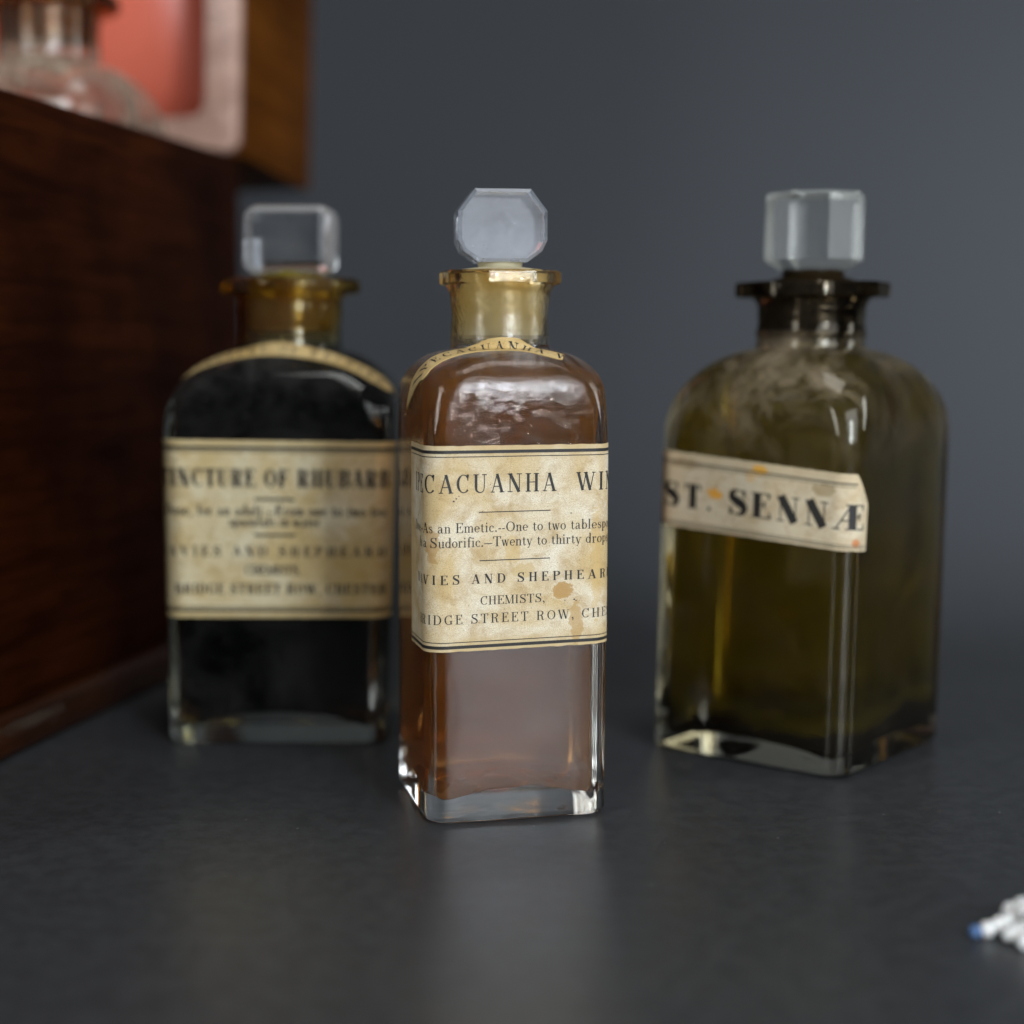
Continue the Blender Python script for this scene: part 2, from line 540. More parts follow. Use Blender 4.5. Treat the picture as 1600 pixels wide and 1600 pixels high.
def build_bottle(p, root, gm, liq_mat=None):
    outer = body_rings(p)
    inner = body_rings(p, p['wall'])
    rings = [R3(*q) for q in outer]
    for z, r in neck_profile(p):
        rings.append(R3(z, r, r, r))
    L, zl, zt = p['lip'], p['zl'], p['ztop']
    oc = p.get('octo', False)
    rot = p.get('lip_rot', 0.0)
    if oc:
        rings += [R3(zl + .1, L - .5, L - .5, L, octo=True, rot=rot), R3(zl + .45, L, L, L, octo=True, rot=rot),
                  R3(zt - .35, L, L, L, octo=True, rot=rot), R3(zt, L - .4, L - .4, L, octo=True, rot=rot)]
    else:
        m = (zl + zt) / 2
        h = (zt - zl) / 2
        rings.append(R3(zl + h * 0.15, p['neck'] + (L - p['neck']) * 0.55, p['neck'] + (L - p['neck']) * 0.55, L))
        for k in range(0, 7):
            a = -pi / 2 * 0.6 + (pi * 0.5 + pi / 2 * 0.6) * k / 6
            rr = L - h * .7 + h * .7 * math.cos(a)
            rings.append(R3(m + h * math.sin(a), rr, rr, rr))
    b = p['bore']
    rings += [R3(zt - .05, b + .8, b + .8, b), R3(zt - .6, b + .15, b + .15, b), R3(p['zn'] + 3, b - .15, b - .15, b)]
    # inner wall, top down; the part touched by the liquid belongs to the liquid's mesh
    rnd = Vector((p.get('seed', 1) * 3.1, 1.7, 0))
    def wob(R):
        out = []
        for x, y, z in R:
            k = noise.noise(Vector((x * .09, y * .09, z * .055)) + rnd) * p.get('wob', 0.5)
            l = math.hypot(x, y) or 1
            out.append((x + x / l * k, y + y / l * k, z))
        return out
    def kick(R):
        hx, hy = p['hx'] - p['wall'], p['hy'] - p['wall']
        A = p.get('kick', 1.5)
        U = lambda x, y: .45 * noise.noise(Vector((x * .16, y * .16, p.get('seed', 1) * 2.3)))
        return [(x, y, z + U(x, y) * math.exp(-max(0, z - p['floor']) / 4.5) + A * (1 - min(1.0, min(abs(x) / hx, abs(y) / hy)) ** 2) * math.exp(-max(0, z - p['floor']) / 4.5)) for x, y, z in R]
    fill = p.get('fill', -1)
    inn = [(q[0], kick(wob(R3(*q)))) for q in inner]
    low = [R for z, R in inn if z <= fill]
    up = [R for z, R in inn if z > fill]
    # domed floor of the cavity
    floor = []
    z0, hx, hy, r = inner[0]
    fr = [1.0, .97, .9, .78, .6, .4, .2]
    for s in fr[1:]:
        zz = p['floor'] + p['dome'] * (1 - s ** 2.2) + (0.35 if s > .95 else 0)
        floor.append(kick(R3(zz, hx * s, hy * s, r * s)))
    zf = p['floor'] + p['dome'] + p.get('kick', 1.5) * math.exp(-p['dome'] / 4.5)
    bm = bmesh.new()
    if liq_mat is None:
        loft(bm, rings + [R for R in up[::-1]] + floor, cap_start=p.get('push', 1.7), cap_end=zf)
    else:
        loft(bm, rings + [R for R in up[::-1]] + [low[-1]], cap_start=p.get('push', 1.7))
    body = link_mesh('glass_body', bm, gm, root, 38)
    if liq_mat is not None:
        bm = bmesh.new()
        top = low[-1]
        zt_ = top[0][2]
        men = [[(x * s, y * s, z - (1 - s) * 2.0 if s > .94 else zt_ - .14) for x, y, z in top] for s in (.97, .93)]
        loft(bm, floor[::-1] + low + men, cap_start=zf, cap_end=zt_ - .15)
        lq = link_mesh('liquid', bm, liq_mat, root, 50)
    return body


def plug_mesh(root, p, mat, zhead, rhead):
    bm = bmesh.new()
    b = p['bore'] + .12
    prof = [(p['zn'] + .8, b - 1.1), (p['zn'] + 1.4, b - .45), (p['ztop'] - .8, b), (p['ztop'] + .1, b - .1)]
    loft(bm, [R3(z, r, r, r) for z, r in prof] + [R3((p['ztop'] + zhead) / 2, rhead - .2, rhead - .2, rhead), R3(zhead + .35, rhead, rhead, rhead)],
         cap_start=prof[0][0], cap_end=zhead + .35)
    return link_mesh('plug', bm, mat, root, 40)


def slab_head(root, outline, depth, bevel, mat, name='stopper', seg=2, xo=0.0):
    """flat cut glass head: the outline (x, z) extruded in y with bevelled rims"""
    bm = bmesh.new()
    d = depth / 2
    fr = [bm.verts.new((x * MM, -d * MM, z * MM)) for x, z in outline]
    bk = [bm.verts.new((x * MM, d * MM, z * MM)) for x, z in outline]
    f1 = bm.faces.new(fr)
    f2 = bm.faces.new(bk[::-1])
    n = len(fr)
    for i in range(n):
        j = (i + 1) % n
        bm.faces.new([fr[j], fr[i], bk[i], bk[j]])
    bmesh.ops.recalc_face_normals(bm, faces=bm.faces)
    es = list(f1.edges) + list(f2.edges)
    bmesh.ops.bevel(bm, geom=es, offset=bevel * MM, segments=seg, profile=0.5, affect='EDGES', clamp_overlap=True)
    return link_mesh(name, bm, mat, root, 22)


def round_rect_outline(hx, z0, z1, r, n=5):
    out = []
    for cx, cz, a0 in ((hx - r, z1 - r, 0), (-hx + r, z1 - r, 90), (-hx + r, z0 + r, 180), (hx - r, z0 + r, 270)):
        for k in range(n + 1):
            a = math.radians(a0 + 90 * k / n)
            out.append((cx + r * math.cos(a), cz + r * math.sin(a)))
    return out


def lean(root, k, taper=0.0):
    """old blown bottles stand a little crooked: shear everything above the base by k (mm per mm, towards world +x)"""
    c, s_ = math.cos(root.rotation_euler.z), math.sin(root.rotation_euler.z)
    todo = list(root.children)
    while todo:
        o = todo.pop()
        todo += list(o.children)
        for v in o.data.vertices:
            f = 1 + taper * min(v.co.z, 0.065) / 0.065
            v.co.x *= f
            v.co.y *= f
            v.co.x += v.co.z * k * c
            v.co.y -= v.co.z * k * s_


# ------------------------------------------------------------------ lettering: stroke built old style roman
class Glyphs:
    """letters on a cap height of 1; every stroke is a strip given by points and half widths"""
    def __init__(self, T=0.155, t=0.04, s=0.10):
        self.T, self.t, self.s = T, t, s
        self.S = []

    def line(self, x0, y0, x1, y1, w):
        self.S.append(([(x0, y0), (x1, y1)], [w / 2, w / 2]))

    def stem(self, x, y0=0.0, y1=1.0, w=None, ft=True, hd=True, s=None):
        w = w or self.T
        s = self.s if s is None else s
        self.line(x, y0, x, y1, w)
        for on, y in ((ft, y0 + self.t / 2), (hd, y1 - self.t / 2)):
            if on:
                self.line(x - w / 2 - s, y, x + w / 2 + s, y, self.t)

    def hair(self, x0, x1, y):
        self.line(x0, y, x1, y, self.t)

    def tick(self, x, y0, y1):
        self.S.append(([(x, y0), (x, y1)], [self.t * 1.3, self.t * .45]))

    def arc(self, cx, cy_, rx, ry, a0, a1, T=None, t=None):
        T = T or self.T
        t = t or self.t
        n = 14
        P, W = [], []
        for i in range(n + 1):
            a = math.radians(a0 + (a1 - a0) * i / n)
            P.append((cx + rx * math.cos(a), cy_ + ry * math.sin(a)))
            W.append((t + (T - t) * math.cos(a) ** 2) / 2)
        self.S.append((P, W))

    def curve(self, pts, ws):
        P, W = [], []
        n = len(pts)
        for i in range(n - 1):
            p0, p1, p2, p3 = pts[max(i - 1, 0)], pts[i], pts[i + 1], pts[min(i + 2, n - 1)]
            for k in range(5 if i < n - 2 else 6):
                u = k / 5
                f = lambda a, b, c, d: 0.5 * (2 * b + (c - a) * u + (2 * a - 5 * b + 4 * c - d) * u * u + (3 * b - a - 3 * c + d) * u ** 3)
                P.append((f(p0[0], p1[0], p2[0], p3[0]), f(p0[1], p1[1], p2[1], p3[1])))
                W.append((ws[i] + (ws[i + 1] - ws[i]) * u) / 2)
        self.S.append((P, W))

    def dot(self, x, y, r):
        n = 8
        P = [(x - r + 2 * r * i / n, y) for i in range(n + 1)]
        W = [max(.004, math.sqrt(max(0, r * r - (p[0] - x) ** 2))) for p in P]
        self.S.append((P, W))

    def get(self, ch):
        self.S = []
        T, t, s = self.T, self.t, self.s
        X = 0.64                                            # x height
        w = 0.8
        b = T / 2
        if ch == ' ':
            return [], 0.36
        if ch == 'I':
            self.stem(.22); w = .44
        elif ch in 'EFL':
            self.stem(.2)
            if ch != 'F':
                self.hair(.2, .74, t / 2); self.tick(.73, 0, .26)
            if ch != 'L':
                self.hair(.2, .70, 1 - t / 2); self.tick(.69, 1, .76)
                self.hair(.2, .50, .52); self.tick(.50, .66, .38); 
            w = .80 if ch != 'F' else .76
        elif ch == 'H':
            self.stem(.2); self.stem(.74); self.hair(.2, .74, .52); w = .94
        elif ch == 'T':
            self.stem(.42, hd=False); self.hair(.05, .79, 1 - t / 2); self.tick(.06, 1, .74); self.tick(.78, 1, .74); w = .84
        elif ch == 'N':
            self.stem(.17, w=t, s=s * 1.4); self.stem(.78, w=t, ft=False, s=s * 1.4); self.line(.17, 1, .76, 0, T * 1.12); w = .95
        elif ch == 'M':
            self.stem(.15, w=t, s=s * 1.2); self.stem(.93, s=s); self.line(.16, 1, .53, .02, T); self.line(.53, .02, .90, 1, t); w = 1.1
        elif ch == 'A':
            self.line(.12, 0, .44, 1, t); self.line(.44, 1, .76, 0, T); self.hair(.22, .64, .33)
            self.hair(0, .27, t / 2); self.hair(.60, .92, t / 2); w = .90
        elif ch == 'V':
            self.line(.12, 1, .46, 0, T); self.line(.46, 0, .76, 1, t); self.hair(-.02, .30, 1 - t / 2); self.hair(.63, .90, 1 - t / 2); w = .88
        elif ch == 'W':
            self.line(.10, 1, .40, 0, T); self.line(.40, 0, .62, 1, t); self.line(.60, 1, .90, 0, T); self.line(.90, 0, 1.14, 1, t)
            self.hair(-.02, .26, 1 - t / 2); self.hair(.46, .74, 1 - t / 2); self.hair(1.02, 1.26, 1 - t / 2); w = 1.24
        elif ch == 'Y':
            self.line(.12, 1, .42, .45, T); self.line(.42, .45, .70, 1, t); self.stem(.42, 0, .46, hd=False); self.hair(0, .28, 1 - t / 2); self.hair(.58, .84, 1 - t / 2); w = .84
        elif ch in 'CG':
            self.arc(.47, .5, .37, .5 - t / 2, 48, 318); self.tick(.74, 1.0, .66)
            if ch == 'C':
                w = .86
            else:
                self.stem(.72, .04, .42, ft=False); self.hair(.72, .76, .1); w = .92
        elif ch == 'O':
            self.arc(.48, .5, .38, .5 - t / 2, 0, 360); w = .96
        elif ch == 'D':
            self.stem(.2); self.hair(.2, .45, 1 - t / 2); self.hair(.2, .45, t / 2); self.arc(.43, .5, .38, .5 - t / 2, -90, 90); w = .92
        elif ch == 'U':
            self.stem(.2, .32, 1, ft=False); self.stem(.74, .30, 1, w=t, ft=False, s=s * 1.3)
            self.curve([(.2, .34), (.24, .12), (.46, .02), (.67, .10), (.74, .32)], [T, T * .75, t, t, t]); w = .92
        elif ch in 'PRB':
            self.stem(.2)
            self.hair(.2, .46, 1 - t / 2); self.hair(.2, .46, .50)
            self.arc(.44, .75, .27, .25 - t / 2, -90, 90); w = .80
            if ch == 'R':
                self.curve([(.42, .50), (.58, .44), (.64, .28), (.66, .08), (.78, .02), (.86, .10)], [t, T * .8, T, T * .9, t, t]); w = .92
            if ch == 'B':
                self.hair(.2, .46, t / 2); self.arc(.46, .255, .30, .255 - t / 2, -90, 90); w = .86
        elif ch == 'S':
            self.curve([(.66, .72), (.60, .92), (.40, .98), (.19, .88), (.17, .68), (.36, .55), (.58, .43), (.69, .26), (.60, .08), (.38, .02), (.18, .10), (.11, .30)],
                       [t, t, t, T * .7, T * .9, T * 1.1, T * 1.1, T * .9, T * .6, t, t, t])
            self.tick(.67, 1.0, .66); self.tick(.11, 0, .34); w = .82
        elif ch == 'Æ':
            self.line(.06, 0, .60, 1, t); self.stem(.66); self.hair(.25, .66, .36); self.hair(-.05, .22, t / 2)
            self.hair(.5, 1.14, 1 - t / 2); self.tick(1.12, 1, .76); self.hair(.66, 1.18, t / 2); self.tick(1.17, 0, .27)
            self.hair(.66, .94, .52); self.tick(.94, .66, .38); w = 1.26
        # ---- lower case
        elif ch in 'il':
            self.stem(.16, 0, X if ch == 'i' else 1.02, w=T * .82, hd=False, s=s * .8)
            yy = X if ch == 'i' else 1.02
            self.line(.16 - T * .41 - s * .8, yy - t * .8, .16, yy - t * .6, t)
            if ch == 'i':
                self.dot(.15, .88, .075)
            w = .34
        elif ch in 'nmhur':
            T2 = T * .82
            if ch == 'u':
                self.stem(.15, .16, X, w=T2, ft=False, hd=False); self.line(.02, X - t / 2, .15, X - t / 2, t)
                self.stem(.49, 0, X, w=T2, ft=False, hd=False); self.line(.37, X - t / 2, .49, X - t / 2, t); self.line(.49, t / 2, .62, t / 2, t)
                self.curve([(.15, .18), (.19, .04), (.31, .01), (.43, .08), (.49, .2)], [T2, T2 * .7, t, t, t]); w = .64
            else:
                top = 1.02 if ch == 'h' else X
                self.stem(.15, 0, top, w=T2, hd=False, s=s * .7); self.line(.02, top - t * .7, .15, top - t * .6, t)
                if ch == 'r':
                    self.curve([(.15, .40), (.24, .57), (.36, .62)], [t, t, t]); self.dot(.38, .56, .075); w = .48
                else:
                    for k in range(2 if ch == 'm' else 1):
                        x = .15 + .34 * k
                        self.curve([(x, .42), (x + .10, .58), (x + .22, .62), (x + .32, .55), (x + .34, .40)], [t, t, T2 * .5, T2 * .9, T2])
                        self.stem(x + .34, 0, .42, w=T2, hd=False, s=s * .7)
                    w = .64 + (.34 if ch == 'm' else 0)
        elif ch in 'oecbdp':
            T2 = T * .85
            if ch == 'o':
                self.arc(.29, X / 2, .22, X / 2 - t / 2, 0, 360, T2); w = .58
            elif ch == 'e':
                self.arc(.28, X / 2, .21, X / 2 - t / 2, 0, 318, T2); self.hair(.07, .50, X / 2 + .02); w = .55
            elif ch == 'c':
                self.arc(.28, X / 2, .21, X / 2 - t / 2, 55, 318, T2); self.dot(.42, .50, .07); w = .52
            else:
                up, lo = (1.02, 0) if ch in 'bd' else (X, -.30)
                x = .47 if ch == 'd' else .15
                self.stem(x, lo, up, w=T2, hd=False, ft=(ch == 'p'), s=s * .7); self.line(x - .13, up - t * .7, x, up - t * .6, t)
                cx = .27 if ch == 'd' else .34
                self.arc(cx, X / 2, .20, X / 2 - t / 2, 0, 360, T2); w = .62
        elif ch == 'a':
            T2 = T * .82
            self.curve([(.09, .47), (.16, .60), (.28, .62), (.38, .54), (.40, .40), (.40, .14), (.46, .02), (.56, .08)], [T * .6, t, t, T2 * .8, T2, T2, t, t])
            self.curve([(.40, .36), (.24, .33), (.10, .24), (.09, .10), (.20, .02), (.32, .07), (.40, .18)], [t, t, T2 * .7, T2, t, t, t]); w = .58
        elif ch == 's':
            T2 = T * .8
            self.curve([(.37, .46), (.33, .59), (.22, .62), (.10, .55), (.12, .42), (.26, .34), (.38, .25), (.38, .10), (.26, .02), (.13, .05), (.07, .18)],
                       [t, t, t, T2 * .6, T2 * .8, T2, T2 * .9, T2 * .7, t, t, t]); w = .47
        elif ch == 't':
            self.stem(.18, .14, .80, w=T * .8, ft=False, hd=False); self.hair(.04, .36, X - t / 2)
            self.curve([(.18, .16), (.22, .03), (.32, .03), (.38, .14)], [T * .8, T * .5, t, t]); w = .42
        elif ch == 'f':
            self.stem(.19, 0, .82, w=T * .8, hd=False, s=s * .8); self.hair(.04, .37, X - t / 2)
            self.curve([(.19, .80), (.22, .96), (.32, 1.01), (.40, .96)], [T * .8, T * .5, t, t]); self.dot(.40, .92, .065); w = .41
        elif ch == 'w':
            self.line(.08, X, .24, 0, T * .8); self.line(.24, 0, .38, X, t); self.line(.36, X, .53, 0, T * .8); self.line(.53, 0, .67, X, t)
            self.hair(0, .18, X - t / 2); self.hair(.28, .46, X - t / 2); self.hair(.58, .76, X - t / 2); w = .78
        elif ch == 'y':
            self.line(.09, X, .30, 0, T * .8); self.curve([(.50, X), (.30, 0), (.20, -.24), (.09, -.24)], [t, t, t, T * .5])
            self.hair(0, .20, X - t / 2); self.hair(.40, .60, X - t / 2); w = .60
        elif ch in '.,':
            self.dot(.13, .075, .085)
            if ch == ',':
                self.curve([(.19, .06), (.19, -.08), (.10, -.19)], [T * .5, t * 1.4, t])
            w = .27
        elif ch == "'":
            self.tick(.1, 1, .7); w = .2
        elif ch == '-':
            self.line(.04, .30, .30, .30, t * 2.0); w = .34
        elif ch == '—':
            self.line(.02, .30, .84, .30, t * 1.6); w = .87
        return self.S, w


def text_strips(text, z, h, xs, i0, x0, i1, x1, glyphs):
    """strips of one line whose glyph i0 starts at x0 and glyph i1 ends at x1 (mm on the label, baseline z, cap height h)"""
    adv, st = [], []
    for ch in text:
        S, w = glyphs.get(ch)
        st.append(S)
        adv.append(w * h * xs)
    pos = [0.0]
    for a in adv:
        pos.append(pos[-1] + a)
    track = ((x1 - x0) - (pos[i1 + 1] - pos[i0])) / max(1, i1 - i0)
    out = []
    for k, S in enumerate(st):
        ox = x0 + pos[k] - pos[i0] + track * (k - i0)
        for P, W in S:
            out.append(([(ox + x * h * xs, z + y * h) for x, y in P], [w_ * h for w_ in W]))
    return out


def rule(x0, x1, z, w, wave=0.0):
    n = max(2, int((x1 - x0) / .6))
    P = [(x0 + (x1 - x0) * i / n, z + wave * math.sin(i * 2.1)) for i in range(n + 1)]
    return (P, [w / 2] * (n + 1))


def strip_quads(P, W, step=0.5):
    """resample a strip and give its two borders"""
    Q, V = [P[0]], [W[0]]
    for (a, b), (wa, wb) in zip(zip(P, P[1:]), zip(W, W[1:])):
        l = math.hypot(b[0] - a[0], b[1] - a[1])
        n = max(1, math.ceil(l / step))
        for i in range(1, n + 1):
            t = i / n
            Q.append((a[0] + (b[0] - a[0]) * t, a[1] + (b[1] - a[1]) * t))
            V.append(wa + (wb - wa) * t)
    L, R = [], []
    for i, (x, y) in enumerate(Q):
        x0, y0 = Q[max(0, i - 1)]
        x1, y1 = Q[min(len(Q) - 1, i + 1)]
        dx, dy = x1 - x0, y1 - y0
        l = math.hypot(dx, dy) or 1e-9
        nx, ny = -dy / l * V[i], dx / l * V[i]
        L.append((x + nx, y + ny))
        R.append((x - nx, y - ny))
    return L, R


def perimeter(u, hx, hy, r):
    """point and outward normal on the bottle's outline; u = 0 is the middle of the front (-y), u grows towards +x"""
    sgn = 1 if u >= 0 else -1
    u = abs(u)
    a = hx - r
    if u <= a:
        x, y, nx, ny = u, -hy, 0, -1
    elif u <= a + r * pi / 2:
        t = (u - a) / r
        x, y, nx, ny = a + r * math.sin(t), -(hy - r) - r * math.cos(t), math.sin(t), -math.cos(t)
    else:
        x, y, nx, ny = hx, -(hy - r) + (u - a - r * pi / 2), 1, 0
    return x * sgn, y, nx * sgn, ny


def build_label(root, p, paper, uL, uR, zB, zT, strips, warp=None, name='label', nu=110, nv=40, cut=None, seed=0):
    """thin paper wrapped on the bottle; printing is a second material a hair above it"""
    hx, hy, r = p['hx'], p['hy'], p['r']
    warp = warp or (lambda u, v: (u, v))
    bm = bmesh.new()
    uvl = bm.loops.layers.uv.new('UVMap')
    rim = bm.verts.layers.float.new('rim')
    def pos(u, v, off):
        uu, vv = warp(u, v)
        x, y, nx, ny = perimeter(uu, hx, hy, r)
        return (x + nx * off) * MM, (y + ny * off) * MM, vv * MM
    UV = {}
    grid = {}
    for lay, off in ((0, .14), (1, .03)):
        for j in range(nv + 1):
            for i in range(nu + 1):
                s, t = i / nu, j / nv
                v = zB + (zT - zB) * t
                jt = 0.13 * noise.noise(Vector((s * 30, seed, 0))) + .05 * noise.noise(Vector((s * 110, seed, 3)))
                v += jt * (2 * t - 1)
                l, rr = uL, uR
                if cut:
                    l, rr = cut(t)
                js = 0.10 * noise.noise(Vector((t * 20, seed, 7)))
                u = l + (rr - l) * s + js * (2 * s - 1)
                vert = bm.verts.new(pos(u, v, off))
                d = min(s * (uR - uL), (1 - s) * (uR - uL), t * (zT - zB), (1 - t) * (zT - zB))
                vert[rim] = max(0.0, 1 - d / 4.5)
                grid[lay, i, j] = vert
                UV[vert] = (u, v)
    def quad(a, b, c, d, mi=0):
        f = bm.faces.new((a, b, c, d))
        f.material_index = mi
        for lp in f.loops:
            lp[uvl].uv = UV[lp.vert]
    for j in range(nv):
        for i in range(nu):
            quad(grid[0, i, j], grid[0, i + 1, j], grid[0, i + 1, j + 1], grid[0, i, j + 1])
            quad(grid[1, i, j + 1], grid[1, i + 1, j + 1], grid[1, i + 1, j], grid[1, i, j])
    for i in range(nu):
        quad(grid[1, i, 0], grid[1, i + 1, 0], grid[0, i + 1, 0], grid[0, i, 0])
        quad(grid[0, i, nv], grid[0, i + 1, nv], grid[1, i + 1, nv], grid[1, i, nv])
    for j in range(nv):
        quad(grid[0, 0, j], grid[0, 0, j + 1], grid[1, 0, j + 1], grid[1, 0, j])
        quad(grid[1, nu, j], grid[1, nu, j + 1], grid[0, nu, j + 1], grid[0, nu, j])
    for P, W in strips:
        L, R = strip_quads(P, W)
        m = max(1, math.ceil(2 * max(W) / .3))
        prev = None
        for a, b in zip(L, R):
            row = []
            for q in range(m + 1):
                c = (a[0] + (b[0] - a[0]) * q / m, a[1] + (b[1] - a[1]) * q / m)
                v_ = bm.verts.new(pos(*c, .17))
                UV[v_] = c
                row.append(v_)
            if prev:
                for q in range(m):
                    quad(prev[q + 1], row[q + 1], row[q], prev[q], 1)
            prev = row
    return link_mesh(name, bm, [paper, INK], root, 60)


def drape_label(root, body, paper, path, width, view, strips_fn, name='shoulder_label', n=70, m=8, off=0.16):
    """paper strip laid over the curved shoulder: the strip is drawn on a plane facing `view` and dropped on the glass"""
    me = body.data
    bvh = BVHTree.FromPolygons([v.co.copy() for v in me.vertices], [p.vertices[:] for p in me.polygons])
    d = Vector(view).normalized()                       # direction from the strip's plane to the bottle
    ex = Vector((0, 0, 1)).cross(d) * -1
    ex.normalize()
    ey = ex.cross(d)
    if ey.z < 0:
        ey = -ey
    # arc length table of the centre line
    g = Glyphs()
    g.curve(path, [0] * len(path))
    C = g.S[0][0]
    acc = [0.0]
    for a, b in zip(C, C[1:]):
        acc.append(acc[-1] + math.hypot(b[0] - a[0], b[1] - a[1]))
    tot = acc[-1]
    def centre(s):
        s = min(max(s, 0), tot)
        k = 0
        while k < len(acc) - 2 and acc[k + 1] < s:
            k += 1
        t = (s - acc[k]) / max(1e-9, acc[k + 1] - acc[k])
        a, b = C[k], C[k + 1]
        dx, dy = b[0] - a[0], b[1] - a[1]
        l = math.hypot(dx, dy)
        return a[0] + dx * t, a[1] + dy * t, -dy / l, dx / l
    def drop(s, w, o):
        x, y, nx, ny = centre(s)
        a, b = x + nx * w, y + ny * w
        org = (ex * a + ey * b) * MM - d * 0.2
        hit, nrm, _, _ = bvh.ray_cast(org, d)
        if hit is None:
            return None
        if nrm.dot(d) > 0:
            nrm = -nrm
        return hit + nrm * (o * MM)
    bm = bmesh.new()
    uvl = bm.loops.layers.uv.new('UVMap')
    rim = bm.verts.layers.float.new('rim')
    UV, G = {}, {}
    for lay, o in ((0, off), (1, .02)):
        for i in range(n + 1):
            for j in range(m + 1):
                s = tot * i / n
                ww = (width[0] + (width[1] - width[0]) * min(1, 2.2 * i / n)) * min(1.0, .8 + 6 * min(i / n, 1 - i / n)) if isinstance(width, tuple) else width * min(1.0, .55 + 6 * min(i / n, 1 - i / n))
                w = ww * (j / m - .5) + .08 * noise.noise(Vector((s * 1.5, j, 2)))
                q = drop(s, w, o)
                if q is None:
                    G[lay, i, j] = None
                    continue
                v = bm.verts.new(q)
                v[rim] = max(0, 1 - min(j, m - j) / 2.5)
                UV[v] = (s, w)
                G[lay, i, j] = v
    def quad(vs, mi=0):
        if any(v is None for v in vs):
            return
        f = bm.faces.new(vs)
        f.material_index = mi
        for lp in f.loops:
            lp[uvl].uv = UV[lp.vert]
    for i in range(n):
        for j in range(m):
            quad((G[0, i, j], G[0, i + 1, j], G[0, i + 1, j + 1], G[0, i, j + 1]))
            quad((G[1, i, j + 1], G[1, i + 1, j + 1], G[1, i + 1, j], G[1, i, j]))
        quad((G[1, i, 0], G[1, i + 1, 0], G[0, i + 1, 0], G[0, i, 0]))
        quad((G[0, i, m], G[0, i + 1, m], G[1, i + 1, m], G[1, i, m]))
    for P, W in strips_fn(tot):
        L, R = strip_quads(P, W, .35)
        prev = None
        for a, b in zip(L, R):
            qa, qb = drop(a[0], a[1], off + .03), drop(b[0], b[1], off + .03)
            if qa is None or qb is None:
                prev = None
                continue
            va, vb = bm.verts.new(qa), bm.verts.new(qb)
            UV[va], UV[vb] = a, b
            if prev:
                quad((prev[1], vb, va, prev[0]), 1)
            prev = (va, vb)
    return link_mesh(name, bm, [paper, INK], root, 60)


# ================================================================== the setting: table sweeping up into a backdrop
def build_setting():
    flat = [(-0.9 + 1.33 * k / 20, 0) for k in range(21)]
    r, y0 = 0.24, 0.43
    sweep = [(y0 + r * math.sin(pi / 2 * k / 32), r * (1 - math.cos(pi / 2 * k / 32))) for k in range(33)]
    sweep += [(y0 + r, r + 0.13 * k) for k in range(1, 8)]
    xs = [-1.6 + 3.2 * k / 16 for k in range(17)]
    for name, prof, back in (('table', flat, False), ('backdrop', sweep, True)):
        bm = bmesh.new()
        g = [[bm.verts.new((x, y, z)) for x in xs] for y, z in prof]
        for a, b in zip(g, g[1:]):
            for i in range(len(xs) - 1):
                bm.faces.new((a[i], a[i + 1], b[i + 1], b[i]))
        structure(link_mesh(name, bm, mat_table('dark_grey_card' if not back else 'slate_backdrop_paper', back), None, 60))


build_setting()

# ================================================================== front bottle: brown wine in a slim square bottle
PB = dict(hx=16.2, hy=16.2, r=3.6, zs=74.2, zn=82.2, rs=8.0, rise=0.9, arch=8.8, archr=0.66, neck=8.7, bore=7.9, zl=92.4, ztop=95.0, lip=10.9,
          octo=True, wall=2.6, floor=3.2, dome=1.6, kick=2.0, fill=79.2, foot=1.3, seed=3, wob=0.7)
front = thing('glass_bottle', 'slim bottle of brown liquid, foremost of the bottles, label headed IPECACUANHA WINE', 'bottle',
              (-0.0024, 0.2938, 0), math.radians(13.2))
gm = mat_glass('clear_bottle_glass', (0.985, 0.985, 0.97), 0.03, wave=0.36, stain=(0.0800, 0.0930, (0.94, 0.82, 0.56)), wrinkle=(0.058, 0.074, 0.55), dust_z=(0.074, 0.080, 0.083), dust_hi=0.03, settle=0.35)
lm = mat_liquid('brown_wine', (0.91, 0.57, 0.03), 85, (0.28, 0.102, 0.006), 0.44, (0.120, 0.060, 0.055), 0.20, (0, -1, 0), fleck=0.3, mvar=0.2)
fb = build_bottle(PB, front, gm, lm)
head_glass = mat_glass('cut_glass', (0.95, 0.96, 0.98), 0.12, (0.60, 0.63, 0.68), wave=0.12, patchy=(0.38, 0.78), rough=0.05, facet_glint=((0, 1, 0), 0.16), dscale=240, dust_z=(0.1040, 0.0970), dust_hi=0.25)  # bluish dust and pale facets carry part of the window's sheen
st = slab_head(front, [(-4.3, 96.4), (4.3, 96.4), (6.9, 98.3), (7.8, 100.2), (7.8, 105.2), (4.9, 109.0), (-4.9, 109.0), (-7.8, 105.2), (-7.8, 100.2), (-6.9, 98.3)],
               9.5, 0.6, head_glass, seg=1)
st.data.transform(Matrix.Rotation(math.radians(-5.6), 4, 'Z'))
plug_mesh(st, PB, mat_plug('amber_ground_glass', (0.92, 0.80, 0.57), 0.22), 96.3, 4.0)

SR = Glyphs(0.15, 0.05, 0.10)
SB = Glyphs(0.20, 0.06, 0.07)
SH = Glyphs(0.22, 0.06, 0.10)
SM = Glyphs(0.21, 0.08, 0.09)


def fz(y):
    return 65.2 - (y - 695) / 9.12


def fu(x):
    return (x - 803) / 9.05 - 1.1


